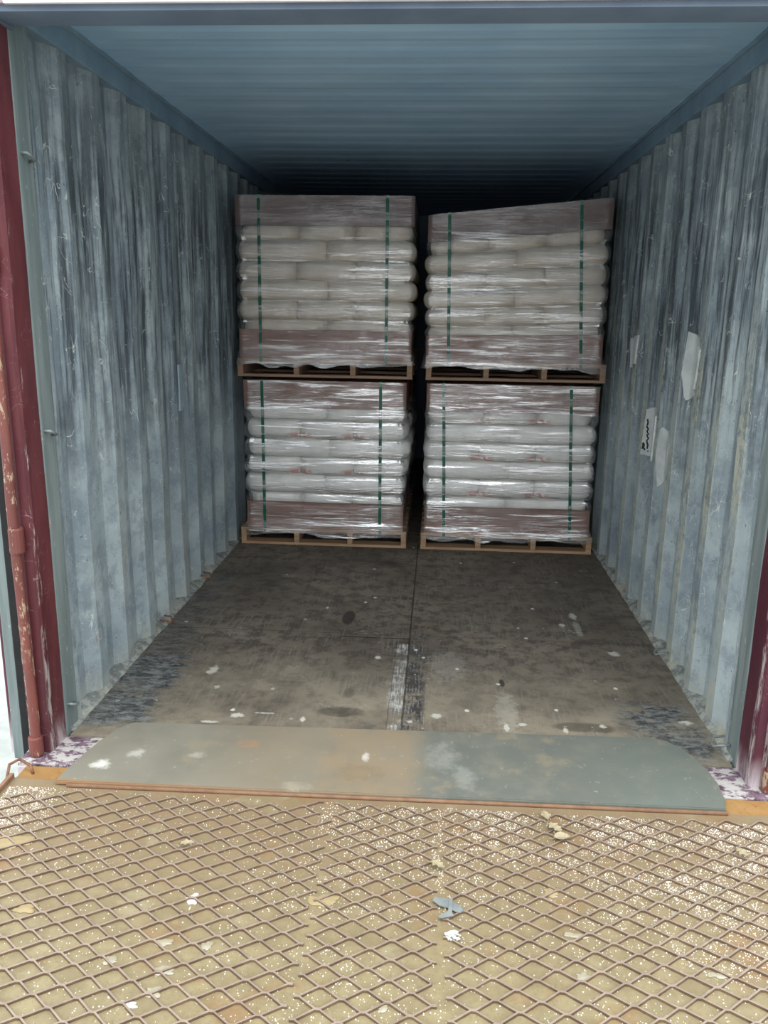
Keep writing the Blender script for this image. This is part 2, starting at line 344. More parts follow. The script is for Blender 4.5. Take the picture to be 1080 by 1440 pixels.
def empty(name, loc):
    o = bpy.data.objects.new(name, None); COL.objects.link(o); o.location = loc; o.empty_display_size = .1; return o
def add_box(bm, x0, x1, y0, y1, z0, z1, bev=0.):
    vs = [bm.verts.new((x, y, z)) for x in (x0, x1) for y in (y0, y1) for z in (z0, z1)]
    fs = [bm.faces.new([vs[i] for i in q]) for q in ((0, 1, 3, 2), (4, 6, 7, 5), (0, 4, 5, 1), (2, 3, 7, 6), (0, 2, 6, 4), (1, 5, 7, 3))]
    if bev:
        es = list({e for f in fs for e in f.edges}); bmesh.ops.bevel(bm, geom=es, offset=bev, segments=2, affect='EDGES', profile=.6)
    return vs
def box(name, mat, x0, x1, y0, y1, z0, z1, bev=.002, parent=None, sub=0):
    bm = bmesh.new(); add_box(bm, x0, x1, y0, y1, z0, z1, bev); return link(name, bm, mat, parent)
def add_tube(bm, pts, r, n=10, cap=True, rs=None):
    rings = []
    for i, p in enumerate(pts):
        p = Vector(p); a = Vector(pts[max(0, i - 1)]); b = Vector(pts[min(len(pts) - 1, i + 1)]); t = (b - a).normalized()
        up = Vector((0, 0, 1)) if abs(t.z) < .9 else Vector((1, 0, 0))
        s = t.cross(up).normalized(); q = t.cross(s); rr = rs[i] if rs else r
        rings.append([bm.verts.new(p + (s * math.cos(2 * math.pi * k / n) + q * math.sin(2 * math.pi * k / n)) * rr) for k in range(n)])
    for a, b in zip(rings, rings[1:]):
        for k in range(n): bm.faces.new((a[k], a[(k + 1) % n], b[(k + 1) % n], b[k]))
    if cap: bm.faces.new(rings[0]); bm.faces.new(rings[-1][::-1])
def add_prism(bm, poly, z0, z1):
    lo = [bm.verts.new((x, y, z0)) for x, y in poly]; hi = [bm.verts.new((x, y, z1)) for x, y in poly]
    bm.faces.new(lo[::-1]); bm.faces.new(hi)
    for i in range(len(poly)):
        j = (i + 1) % len(poly); bm.faces.new((lo[i], lo[j], hi[j], hi[i]))

# ---------------------------------------------------------------- container shell
Y0, Y1, HC = 2.565, 8.45, 2.407
def corr(y, ph):                      # outward offset of the corrugated panel, 0 on inward flats
    if y < 2.70: return 0.
    t = ((y - ph) / PITCH + .5) % 1.0; d = abs(t - .5) * PITCH
    return 0. if d < .035 else (.036 if d > .103 else (d - .035) / .068 * .036)
def side_wall(name, s, ph, mat):
    bm = bmesh.new(); ys = [2.655]
    k = -3
    while True:
        c = ph + k * PITCH; k += 1
        for d in (-.103, -.035, .035, .103):
            if 2.75 < c + d < Y1: ys.append(c + d)
        if c > Y1: break
    ys += [Y1, 2.698]; ys = sorted(set(round(v, 4) for v in ys))
    zs = [0 + i * 2.34 / 26 for i in range(27)]
    g = []
    for y in ys:
        row = []
        for z in zs:
            dent = (mn.noise(Vector((y * 1.6, z * 1.3, s * 9))) * .010 + mn.noise(Vector((y * 5, z * 4, s * 5))) * .004)
            if y < 2.7 or y > 8.3: dent = 0
            row.append(bm.verts.new((s * (WH + corr(y, ph) + abs(dent)), y, z)))
        g.append(row)
    for a, b in zip(g, g[1:]):
        for i in range(len(zs) - 1): bm.faces.new((a[i], a[i + 1], b[i + 1], b[i]))
    o = link(name, bm, mat, face=(-s, 0, 0), thick=.002); tag(o, kind='structure'); return o
WL = side_wall('wall_left', -1, LPH, M_WL); WR = side_wall('wall_right', 1, RPH, M_WR)
def ST(o): o['kind'] = 'structure'; return o
bm = bmesh.new(); add_box(bm, -1.16, 1.16, 2.575, Y1, -.03, 0); ST(link('floor', bm, M_FLOOR))
# roof: shallow transverse corrugation
bm = bmesh.new(); ny = 300; g = []
for j in range(ny + 1):
    y = Y0 + (Y1 - Y0) * j / ny; t = (y / .21) % 1; dz = .0035 * (1 if t < .3 else (1 - (t - .3) / .15 if t < .45 else (0 if t < .85 else (t - .85) / .15)))
    g.append([bm.verts.new((x, y, HC + dz * (1 - max(0, (abs(x) - .98) / .1) if abs(x) > .98 else 1) - .004 * math.cos(x * 1.3))) for x in (-1.18, -1.06, -.98, -.5, 0, .5, .98, 1.06, 1.18)])
for a, b in zip(g, g[1:]):
    for i in range(8): bm.faces.new((a[i], a[i + 1], b[i + 1], b[i]))
ST(link('ceiling', bm, M_CEIL, face=(0, 0, -1), thick=.003))
ST(box('wall_back', M_RAIL, -1.21, 1.21, Y1, Y1 + .04, -.03, 2.42))
n_ = 0
def trim(mat, *a, bev=.003, parent=None):
    global n_; n_ += 1; return ST(box('trim_%d' % n_, mat, *a, bev=bev, parent=parent))
for s in (-1, 1):                     # top side rails
    xs = sorted((s * 1.163, s * 1.215)); trim(M_RAIL, xs[0], xs[1], 2.57, Y1, 2.318, 2.43, bev=.006)
    xs = sorted((s * 1.15, s * 1.165)); trim(M_RAIL, xs[0], xs[1], 2.57, Y1, 2.392, 2.407, bev=.004)
# header over the doors
trim(M_HEADIN, -1.16, 1.16, 2.45, 2.575, 2.281, 2.43, bev=.003)
trim(M_HEAD, -1.16, 1.16, 2.432, 2.450, 2.296, 2.52, bev=.003)
trim(M_WHITEG, -1.10, 1.14, 2.420, 2.434, 2.292, 2.304, bev=.003)
for s, m in ((-1, M_HEADIN), (1, M_HEADIN)):
    xs = sorted((s * 1.16, s * 1.34)); trim(m, xs[0], xs[1], 2.43, 2.60, 2.275, 2.52, bev=.01)
# inner jamb strips (grey green), then painted posts
def post(s, mred, name):
    global n_
    xs = sorted((s * 1.168, s * 1.235))
    a = trim(M_GREEN, xs[0], xs[1], 2.572, 2.668, -.02, 2.32, bev=.006)
    bm = bmesh.new(); prof = [(1.17, 2.570), (1.17, 2.468), (1.178, 2.456), (1.205, 2.456), (1.212, 2.470), (1.258, 2.478), (1.262, 2.570)]
    nz = 40; rings = []
    for i in range(nz + 1):
        z = -.14 + 2.42 * i / nz
        rings.append([bm.verts.new((s * (x + mn.noise(Vector((x * 9, z * 3, s))) * .0025), y + mn.noise(Vector((y * 9, z * 2.5, s * 3))) * .003, z)) for x, y in prof])
    for p, q in zip(rings, rings[1:]):
        for k in range(len(prof)): bm.faces.new((p[k], p[(k + 1) % len(prof)], q[(k + 1) % len(prof)], q[k]))
    bm.faces.new(rings[0]); bm.faces.new(rings[-1])
    n_ += 1; o = ST(link('trim_%d' % n_, bm, mred)); return o
post(-1, M_RED, 'l'); post(1, M_MAROON, 'r')
# sill
trim(M_SILL, -1.262, 1.262, 2.392, 2.574, -.15, -.004, bev=.006)
trim(M_MAROON, -1.262, 1.262, 2.388, 2.400, -.16, -.020, bev=.003)
# sealant / bottom rail beads
def bead(s):
    bm = bmesh.new(); n = 220; rings = []
    for i in range(n + 1):
        y = 2.60 + (Y1 - 2.62) * i / n; o = corr(y, LPH if s < 0 else RPH)
        wv = .014 * mn.noise(Vector((y * 7, s * 4, 0))) + .008 * mn.noise(Vector((y * 25, s * 4, 1)))
        h = .020 + .014 * mn.noise(Vector((y * 5, 3, s)))
        pr = [(1.156 - wv * .6, .0005), (1.157 - wv * .6, .004), (1.164, h * .5), (1.172, h * .8), (1.215, h + .01), (1.215, .0005)]
        rings.append([bm.verts.new((s * x, y, z)) for x, z in pr])
    for p, q in zip(rings, rings[1:]):
        for k in range(6): bm.faces.new((p[k], p[(k + 1) % 6], q[(k + 1) % 6], q[k]))
    bm.faces.new(rings[0]); bm.faces.new(rings[-1])
    o = ST(link('baseboard_left' if s < 0 else 'baseboard_right', bm, M_WBASE[s], smooth=False))
def base_mat(nm, bias):
    m = Mat(nm, .8); a = m.noise(18, 6, .75); b = m.noise(6, 4, .6)
    c = m.mix(m.step(a, .42, .58), lin(112, 118, 116), lin(160, 164, 156)); c = m.mix(m.mul(m.step(b, .5, .62), bias), c, lin(184, 180, 160))
    c = m.mix(m.mul(m.step(m.noise(24, 5, .8, m.vec(1, 1, 1, (4, 4, 0))), .64, .70), .7), c, lin(58, 54, 50)); m.color(c); m.bump(a, .8, .01); return m.m
M_WBASE = {-1: base_mat('bead_left', .35), 1: base_mat('bead_right', .75)}
bead(-1); bead(1)

# paint patches on the walls, following the corrugation
def into_flute(y, z, ph):
    """slide an outline point given on the ridge plane back onto the corrugated sheet behind it"""
    q = y
    while q < y * 1.08 and .1148 + (WH - .1148) * q / y < WH + corr(q, ph): q += .002
    return q, 1.489 + (z - 1.489) * q / y
def wall_patch(name, s, ph, poly, mat, parent, off=.007):
    """poly: (y, z) outline"""
    if s > 0: poly = [into_flute(a, b, ph) for a, b in poly]
    bm = bmesh.new(); ys = [p[0] for p in poly]; y0, y1 = min(ys), max(ys); n = 18; top = []; bot = []
    for i in range(n + 1):
        y = y0 + (y1 - y0) * (i / n * .998 + .001); zz = []
        for (ya, za), (yb, zb) in zip(poly, poly[1:] + poly[:1]):
            if (ya - y) * (yb - y) <= 0 and ya != yb: zz.append(za + (zb - za) * (y - ya) / (yb - ya))
        lo, hi = min(zz), max(zz); row = []
        for k in range(9):
            z = lo + (hi - lo) * k / 8
            dent = abs(mn.noise(Vector((y * 1.6, z * 1.3, s * 9))) * .010 + mn.noise(Vector((y * 5, z * 4, s * 5))) * .004)
            row.append((y, z, WH + corr(y, ph) + dent * .85))
        top.append([bm.verts.new((s * (x - off), y, z)) for y, z, x in row]); bot.append([bm.verts.new((s * (x + .001), y, z)) for y, z, x in row])
    for i in range(n):
        for k in range(8):
            bm.faces.new((top[i][k], top[i + 1][k], top[i + 1][k + 1], top[i][k + 1])); bm.faces.new((bot[i][k], bot[i][k + 1], bot[i + 1][k + 1], bot[i + 1][k]))
    for i in range(n):
        bm.faces.new((top[i][0], bot[i][0], bot[i + 1][0], top[i + 1][0])); bm.faces.new((top[i][8], top[i + 1][8], bot[i + 1][8], bot[i][8]))
    for k in range(8):
        bm.faces.new((top[0][k], top[0][k + 1], bot[0][k + 1], bot[0][k])); bm.faces.new((top[n][k], bot[n][k], bot[n][k + 1], top[n][k + 1]))
    return link(name, bm, mat, parent)
wall_patch('paint_patch', 1, RPH, [(4.50, 1.24), (4.48, 1.39), (4.66, 1.37), (4.65, 1.21)], M_PATCH, WR)
wall_patch('paint_patch', 1, RPH, [(3.47, 1.20), (3.44, 1.36), (3.52, 1.42), (3.63, 1.43), (3.64, 1.25), (3.56, 1.14)], M_PATCH, WR)
wp = wall_patch('paint_patch', 1, RPH, [(4.01, .80), (4.00, 1.02), (4.04, 1.06), (4.20, 1.03), (4.22, .80)], M_PATCH, WR)
wall_patch('paint_patch', 1, RPH, [(3.76, .74), (3.73, .92), (3.80, .985), (3.88, .99), (3.92, .85), (3.86, .70)], M_PATCH, WR)
wall_patch('paint_patch', -1, LPH, [(4.02, .99), (4.02, 1.22), (4.21, 1.22), (4.21, .99)], M_PATCHD, WL)
# handwriting on the third patch: strokes in (y, z)
bm = bmesh.new()
for st in ([(4.14, .99), (4.12, .975), (4.13, .96)], [(4.14, .955), (4.10, .945), (4.12, .93), (4.08, .92)], [(4.12, .915), (4.08, .90), (4.11, .885), (4.08, .865)],
           [(4.10, .88), (4.075, .87), (4.085, .85)], [(4.17, .868), (4.15, .852), (4.165, .845)], [(4.19, .862), (4.16, .842), (4.13, .836)], [(4.18, .85), (4.185, .835)], [(4.07, .842), (4.062, .838)]):
    pts = []
    for y, z in st:
        y, z = into_flute(4.125 + (y - 4.125) * .9, z, RPH)
        dent = abs(mn.noise(Vector((y * 1.6, z * 1.3, 9))) * .010 + mn.noise(Vector((y * 5, z * 4, 5))) * .004)
        pts.append((WH + corr(y, RPH) + dent * .85 - .009, y, z))
    add_tube(bm, pts, .0042, 6)
link('handwriting', bm, M_INK, wp)

# lashing lugs on the left post and wall feet
def ring(pts, r, label, group):
    bm = bmesh.new(); add_tube(bm, pts, r, 8); o = link('lashing_ring', bm, M_STEEL, smooth=True); tag(o, label, 'lashing ring', group)
for z, t in ((1.93, 'small steel lashing ring highest on the left door jamb'), (1.08, 'small steel lashing ring at mid height of the left door jamb'), (.10, 'small steel lashing ring at the foot of the left door jamb')):
    ring([(-1.175, 2.590, z + .012), (-1.150, 2.592, z + .012), (-1.142, 2.605, z + .004), (-1.148, 2.630, z - .004), (-1.172, 2.640, z - .006)], .0055, t, 'lashing rings on the left jamb')
for s, y, t in ((-1, 3.60, 'dark lashing ring at the foot of the left wall, nearer the doors'), (-1, 4.28, 'dark lashing ring at the foot of the left wall, nearer the pallets'),
                (1, 2.66, 'grey lashing ring at the foot of the right wall beside the right door post'), (1, 3.45, 'grey lashing ring at the foot of the right wall, farther from the doors')):
    bm = bmesh.new(); add_tube(bm, [(s * 1.165, y - .03, .05), (s * 1.130, y - .028, .045), (s * 1.118, y - .01, .03), (s * 1.118, y + .015, .03), (s * 1.130, y + .03, .045), (s * 1.165, y + .032, .05)], .0045, 8)
    tag(link('lashing_ring', bm, M_RUSTW if s < 0 else M_STEEL, smooth=True), t, 'lashing ring', 'lashing rings at the wall feet')

# ---------------------------------------------------------------- opened left door, folded back along the outside
D = empty('door_1', (-1.31, 2.5, .0)); D['kind'] = 'structure'
def dpart(name, mat, x0, x1, y0, y1, z0, z1, bev=.004):
    o = box(name, mat, x0, x1, y0, y1, z0, z1, bev); o.parent = D; o.matrix_parent_inverse = Matrix.Translation((1.31, -2.5, 0)); return o
dpart('panel', M_GREEN, -1.332, -1.292, 2.50, 3.66, -.06, 2.27)
dpart('door_edge', M_MAROON, -1.346, -1.332, 2.51, 3.66, -.04, 2.27)
dpart('gasket', M_GASK, -1.292, -1.262, 2.490, 2.54, -.12, 2.27)
bm = bmesh.new(); pts = []; rs = []
for i in range(60):
    z = -.075 + i * 2.3 / 59; pts.append((-1.213 + .004 * mn.noise(Vector((z * 2, 0, 0))) - .006 * math.sin(z * 1.2), 2.436 + .003 * mn.noise(Vector((z * 3, 5, 0))), z)); rs.append(.0165 + .0018 * mn.noise(Vector((z * 14, 2, 2))))
add_tube(bm, pts, .018, 14, rs=rs); o = link('locking_rod', bm, M_ROD, smooth=True); o.parent = D; o.matrix_parent_inverse = Matrix.Translation((1.31, -2.5, 0))
for z, h in ((.76, .085), (.035, .07), (1.62, .085)):
    bm = bmesh.new(); add_tube(bm, [(-1.214, 2.436, z - h / 2), (-1.214, 2.436, z - h / 2 + .006), (-1.214, 2.436, z + h / 2 - .006), (-1.214, 2.436, z + h / 2)], .023, 14, rs=[.021, .024, .024, .021])
    add_box(bm, -1.236, -1.200, 2.436, 2.470, z - h / 3, z + h / 3, .003)
    o = link('rod_bracket', bm, M_ROD, smooth=False); o.parent = D; o.matrix_parent_inverse = Matrix.Translation((1.31, -2.5, 0))
# opened right door, same way
D2 = empty('door_2', (1.31, 2.5, 0)); D2['kind'] = 'structure'
for nm, mt, a in (('panel', M_GREEN, (1.292, 1.332, 2.50, 3.66, -.06, 2.27)), ('door_edge', M_MAROON, (1.332, 1.346, 2.51, 3.66, -.04, 2.27)), ('gasket', M_GASK, (1.262, 1.292, 2.49, 2.54, -.12, 2.27))):
    o = box(nm, mt, *a, .004); o.parent = D2; o.matrix_parent_inverse = Matrix.Translation((-1.31, -2.5, 0))
bm = bmesh.new(); add_tube(bm, [(1.226, 2.436, -.075), (1.226, 2.436, .6), (1.226, 2.436, 1.4), (1.226, 2.436, 2.2)], .0165, 14); o = link('locking_rod', bm, M_ROD, smooth=True); o.parent = D2; o.matrix_parent_inverse = Matrix.Translation((-1.31, -2.5, 0))
bm = bmesh.new(); add_tube(bm, [(1.226, 2.436, .0), (1.226, 2.436, .006), (1.226, 2.436, .065), (1.226, 2.436, .07)], .024, 14); o = link('rod_bracket', bm, M_ROD); o.parent = D2; o.matrix_parent_inverse = Matrix.Translation((-1.31, -2.5, 0))

# ---------------------------------------------------------------- ground outside
bm = bmesh.new(); add_box(bm, -40, 40, -3, 60, -1.35, -1.25); ST(link('ground', bm, M_GROUND))

# ---------------------------------------------------------------- dock leveller
DL = empty('dock_leveller', (0, 1.8, -.06)); tag(DL, 'steel dock leveller with rusty diamond mesh deck and smooth metal lip', 'dock leveller')
PI_ = Matrix.Translation((0, -1.8, .06))
def dl(o): o.parent = DL; o.matrix_parent_inverse = PI_; return o
dl(box('deck_plate', M_DECK, -1.235, 1.245, -.6, 2.30, -.04, -.004, .003))
lipb = []
for x, y in ((-1.072, 2.266), (-1.062, 2.34), (-1.045, 2.44), (-1.022, 2.54), (-.997, 2.615), (-.975, 2.65), (-.95, 2.664), (-.40, 2.680), (.3, 2.702), (.88, 2.722), (.935, 2.722), (.975, 2.705), (1.01, 2.665), (1.04, 2.605), (1.06, 2.53), (1.066, 2.44), (1.062, 2.36), (1.046, 2.300)):
    lipb.append((x, y))
bm = bmesh.new(); add_prism(bm, lipb, .001, .013); bmesh.ops.bevel(bm, geom=[e for e in bm.edges if all(v.co.z > .012 for v in e.verts)], offset=.003, segments=2, affect='EDGES')
dl(link('lip', bm, M_LIP))
dl(box('frame_end', M_ORANGE, -1.225, -1.0, 2.262, 2.384, -.05, -.012, .003)); dl(box('frame_end', M_ORANGE, 1.0, 1.30, 2.30, 2.384, -.05, -.006, .003))
dl(box('side_curb', M_CURB, -1.236, -1.222, .9, 2.30, -.04, .012, .003))
bm = bmesh.new(); add_tube(bm, [(-1.03, 2.262, .001), (0, 2.277, .001), (1.05, 2.293, .001)], .0065, 8); dl(link('hinge_rod', bm, M_CURB, smooth=True))
# expanded metal sheets
Dx, Dy = .1025, .0617
def sheet(x0, x1, y0, y1, px, py, ang, seed):
    bm = bmesh.new(); rr = random.Random(seed); ca, sa = math.cos(ang), math.sin(ang); cx = (x0 + x1) / 2
    ni = int((x1 - x0) / (Dx / 2)) + 3; nj = int((y1 - y0) / (Dy / 2)) + 4; hw = .0026; h = .0068
    def nd(i, j):
        x = x0 - Dx / 2 + i * Dx / 2 + px; y = y0 - Dy + j * Dy / 2 + py
        dx, dy = x - cx, y - 1.8; x = cx + dx * ca - dy * sa; y = 1.8 + dx * sa + dy * ca
        x += .004 * mn.noise(Vector((x * 3, y * 3, seed))); y += .004 * mn.noise(Vector((x * 3, y * 3, seed + 9)))
        return x, y
    for r in range(nj):
        pts = []
        for i in range(ni + 1):
            x, y = nd(i, r if (i + r) % 2 == 0 else r + 1)
            hi = (i + r) % 2 != 0                     # node at the far side of this row
            # flatten the bond: two points per node
            e = .006
            for sx in (-e, e): pts.append((x + sx, y + (-.0012 if hi else .0012)))
        run = []
        def flush():
            nonlocal run
            if len(run) > 1:
                V = []
                for k, (x, y) in enumerate(run):
                    a = run[max(0, k - 1)]; b = run[min(len(run) - 1, k + 1)]; tx, ty = b[0] - a[0], b[1] - a[1]; L = math.hypot(tx, ty); nx, ny = -ty / L, tx / L
                    zt = h + rr.uniform(-.0006, .0006) - .004
                    V.append([bm.verts.new((x + nx * hw, y + ny * hw, -.006)), bm.verts.new((x + nx * hw * .8, y + ny * hw * .8, zt)), bm.verts.new((x - nx * hw * .8, y - ny * hw * .8, zt)), bm.verts.new((x - nx * hw, y - ny * hw, -.006))])
                for a, b in zip(V, V[1:]):
                    for q in range(4): bm.faces.new((a[q], a[(q + 1) % 4], b[(q + 1) % 4], b[q]))
                bm.faces.new(V[0]); bm.faces.new(V[-1][::-1])
            run = []
        for p in pts:
            ylim = y1 + (p[0] * .0135)
            if x0 + rr.uniform(-.004, .004) <= p[0] <= x1 + rr.uniform(-.006, .006) and y0 <= p[1] <= ylim: run.append(p)
            else: flush()
        flush()
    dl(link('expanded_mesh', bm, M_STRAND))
sheet(-1.215, -.164, .95, 2.25, .020, .012, -.03, 1)
sheet(-.170, .157, .95, 2.25, .012, .024, 0.0, 2)
sheet(.170, 1.225, .95, 2.25, .004, .0, .03, 3)

# ---------------------------------------------------------------- pallets and loads
def superbag(name, w, d, h, seed, mat, side):
    bm = bmesh.new(); bmesh.ops.create_cube(bm, size=2); bmesh.ops.subdivide_edges(bm, edges=bm.edges[:], cuts=13, use_grid_fill=True)
    for v in bm.verts:
        x, y, z = v.co
        nx, nv = 7.0, 2.9
        # plan superellipse radius, then round vertically
        m = max(abs(x), abs(y), abs(z))
        pl = (abs(x) ** nx + abs(y) ** nx) ** (1 / nx)
        px, py = (x / pl * max(abs(x), abs(y)), y / pl * max(abs(x), abs(y))) if pl > 0 else (0, 0)
        rr = max(abs(px), abs(py)) if pl else 0
        edge = min(1, max(abs(x), abs(y)))
        # distance inwards from the rim controls pillow thickness
        tz = z
        inner = (side == 'middle') or (side == 'left' and px > 0) or (side == 'right' and px < 0)
        nx2 = 2.2 if not inner else 9.
        sdx = (1 - abs(tz) ** nx2) ** (1 / nx2) if abs(tz) < 1 else 0
        sdy = (1 - abs(tz) ** 2.5) ** (1 / 2.5) if abs(tz) < 1 else 0
        R_ = .056
        if abs(z) >= .999:
            # cap grid
            ex, ey = px, py; inner = (side == 'middle') or (side == 'left' and px > 0) or (side == 'right' and px < 0)
            hw, hd = w / 2 - R_, d / 2 - R_
            X, Yy = ex * hw, ey * hd; Z = h / 2 * (1 if z > 0 else -1)
        else:
            hw, hd = w / 2 - R_, d / 2 - R_
            L = math.hypot(*( (1 if abs(px) > .6 else 0) * px, (1 if abs(py) > .6 else 0) * py)) or 1
            # outward direction blends near corners
            ox = (abs(px) ** 6) * (1 if px > 0 else -1); oy = (abs(py) ** 6) * (1 if py > 0 else -1); ol = math.hypot(ox, oy) or 1
            X = px * hw + ox / ol * R_ * sdx; Yy = py * hd + oy / ol * R_ * sdy; Z = z * h / 2
        q = Vector((X * 6, Yy * 6, Z * 8 + seed * 3.1)); q2 = q * 3
        n = mn.noise(q) * .006 + mn.noise(q2) * .0025
        v.co = (X * (1 + n), Yy + n * (1 if Yy > 0 else -1), Z * (1 + mn.noise(q + Vector((9, 9, 9))) * .06))
    me = bpy.data.meshes.new(name); bmesh.ops.recalc_face_normals(bm, faces=bm.faces[:]); bm.to_mesh(me); bm.free(); me.materials.append(mat)
    for p in me.polygons: p.use_smooth = True
    return me
LH = .118
BAGS = {}
def bagmesh(w, d, mat, var, side):
    k = (w, d, mat.name, var, side)
    if k not in BAGS: BAGS[k] = superbag('bag', w + .016, d, LH + .007, var * 5 + w * 10, mat, side)
    return BAGS[k]
PALLET = []
def make_pallet(x0, y0, z0, wd, dp, label, front, mat):
    P = empty('wooden_pallet', (x0 + wd / 2, y0 + dp / 2, z0)); tag(P, label, 'pallet', 'pallets under the bag stacks' if front else 'pallets of the rear row')
    def pb(nm, a0, a1, b0, b1, c0, c1):
        bm = bmesh.new(); add_box(bm, a0, a1, b0, b1, c0, c1, .0025); link(nm, bm, mat, P)
    hw, hd = wd / 2, dp / 2
    for i in range(4):
        c = -hw + .018 + (wd - .036) * i / 3; pb('stringer', c - .017, c + .017, -hd, hd, .018, .090)
    nb = 7
    for i in range(nb):
        c = -hd + .05 + (dp - .10) * i / (nb - 1); pb('deck_board', -hw, hw, c - .048, c + .048, .0905, .112)
    for i in range(3):
        c = -hd + .05 + (dp - .10) * i / 2; pb('bottom_board', -hw, hw, c - .048, c + .048, .0005, .0175)
    return P
ORD = ['bottom', 'second', 'third', 'fourth', 'fifth', 'top']
def tilt_fn(x0, x1, z0, amt):
    def f(x, z):
        if not amt: return z
        u = (x - x0) / (x1 - x0); return z - amt * (1 - u) * max(0, (z - z0 - .112) / .95)
    return f
def stack(where, x0, x1, y0, z0, bagx, amt, matP, mat, parity, straps, palx, front=True, cardtop=M_CARD, cardlow=M_CARD, upper=False, shift=None):
    dp = .92; bx0, bx1 = bagx; wd = bx1 - bx0; T = tilt_fn(bx0, bx1, z0, amt)
    make_pallet(palx[0], y0 + .005, z0, palx[1] - palx[0], dp, ('wooden pallet under the %s stack of bags' % where) if front else 'wooden pallet of a stack in the rear row behind the %s stack' % where, front, M_WOODD if upper else M_WOOD)
    zb = z0 + .113
    # cardboard: lower tray and top cap, hollow
    def carton(nm, za, zc, open_top, mt, label, cat):
        bm = bmesh.new(); t = .004; a0, a1, b0, b1 = bx0 + .010, bx1 - .010, y0 + .003, y0 + dp - .012
        if nm == 'cardboard_box': a0 -= .006; a1 += .004
        for q in ((a0, a1, b0, b0 + t), (a0, a1, b1 - t, b1), (a0, a0 + t, b0 + t, b1 - t), (a1 - t, a1, b0 + t, b1 - t)):
            add_box(bm, q[0], q[1], q[2], q[3], za, zc)
        if open_top: add_box(bm, a0 + t, a1 - t, b0 + t, b1 - t, za, za + t)
        else: add_box(bm, a0 + t, a1 - t, b0 + t, b1 - t, zc - t, zc)
        bmesh.ops.subdivide_edges(bm, edges=[e for e in bm.edges if abs(e.verts[0].co.x - e.verts[1].co.x) > .5], cuts=12)
        for v in bm.verts:
            v.co.y += .004 * mn.noise(Vector((v.co.x * 4, v.co.z * 5, z0))); v.co.z = T(v.co.x, v.co.z + .004 * mn.noise(Vector((v.co.x * 3, z0, 7))))
        tag(link(nm, bm, mt), label, cat, 'cardboard around the bag stacks' if front else 'cardboard of the rear row')
    rear = '' if front else ' in the rear row behind'
    carton('cardboard_tray', zb, z0 + .290, True, cardlow, ('brown cardboard tray round the base of the %s bag stack' % where) if front else 'brown cardboard tray in the rear row, behind the %s bag stack' % where, 'cardboard tray')
    carton('cardboard_box', z0 + .893, z0 + 1.064, False, cardtop, ('brown cardboard cap over the top of the %s bag stack' % where) if front else 'brown cardboard cap in the rear row, behind the %s bag stack' % where, 'cardboard cap')
    inset_layers = (0, 7)
    cnt = 0
    for k in range(8):
        inner = k in inset_layers
        zc = zb + .004 + LH * (k + .5) * .985
        three_front = (k % 2 == parity)
        ins = .032 if (inner or k == 0) else (.0 if not inner else .03)
        items = []
        dl_, dw = .56, .36
        if inner: continue
        if three_front:
            w3 = wd / 3
            for i in range(3): items.append((bx0 + w3 * (i + .5), y0 + dl_ / 2, w3, dl_, 'left middle right'.split()[i], 'f'))
            for i in range(2): items.append((bx0 + wd / 2 * (i + .5), y0 + dl_ + dw / 2, wd / 2, dw, 'left right'.split()[i], 'b'))
        else:
            for i in range(2): items.append((bx0 + wd / 2 * (i + .5), y0 + dw / 2, wd / 2, dw, 'left right'.split()[i], 'f'))
            w3 = wd / 3
            for i in (0, 2): items.append((bx0 + w3 * (i + .5), y0 + dw + dl_ / 2, w3, dl_, 'left middle right'.split()[i], 'b'))
        if not front: items = [q for q in items if q[4] == 'right']
        sh = (shift or {}).get(k, 0.)
        for (cx, cy, bw, bd, pos, fb) in items:
            vm = matP if (three_front and fb == 'f') else mat
            tight = .026 if k in (1, 6) else 0           # pinched where the cardboard grips it
            me = bagmesh(round(bw, 3), bd, vm[pos] if isinstance(vm, dict) else vm, R.randrange(3), pos)
            o = bpy.data.objects.new('bag', me); COL.objects.link(o)
            jx = sh + R.uniform(-.006, .006)
            o.location = (cx + jx, cy + R.uniform(-.003, .004), T(cx, zc))
            if tight: o.scale = ((wd - 2 * tight) / wd, 1 - .05, 1); o.location.y += .016; o.location.x = bx0 + wd / 2 + (cx - bx0 - wd / 2) * (wd - 2 * tight) / wd
            if amt:
                sl = amt * ((zc - z0 - .112) / .95) / wd; o.rotation_euler = (0, -sl, 0)
                u = (cx - bx0) / wd; o.scale = (o.scale[0], o.scale[1], 1 - amt / .95 * (1 - u))
            lay = ORD[k - 1]
            colr = 'beige' if upper else 'white'
            if front:
                lb = ('%s bag at front %s, %s bag layer of the %s stack' if fb == 'f' else '%s bag at rear %s, %s bag layer of the %s stack') % (colr, pos, lay, where)
                gp = 'bags of the %s stack' % where
            else:
                lb = 'pale bag in the gap, %s half, %s layer, behind the %s stack' % ('front' if fb == 'f' else 'rear', lay, where); gp = 'bags of the rear row'
            tag(o, lb, 'bag', gp)
    # straps
    yo = y0 - .004
    for i, (xt, xb) in enumerate(straps):
        bm = bmesh.new(); hw = .0095; ztop = z0 + 1.068; path = []
        n = 26
        for q in range(n + 1):
            f = q / n; z = z0 + .092 + (ztop - z0 - .092) * f; x = xb + (xt - xb) * f; path.append((x, yo - .0018 * math.sin(f * 50) ** 2, T(x, z)))
        x = xt; path += [(x, y0 + dp * .3, T(x, ztop) + .001), (x, y0 + dp * .7, T(x, ztop) + .001), (x, y0 + dp + .004, T(x, ztop))]
        path += [(xb + (xt - xb) * f, y0 + dp + .006, T(x, z0 + .092 + (ztop - z0 - .092) * f)) for f in (.75, .5, .25, 0)]
        path += [(xb, y0 + dp * .5, z0 + .0895)]
        prev = None; first = None
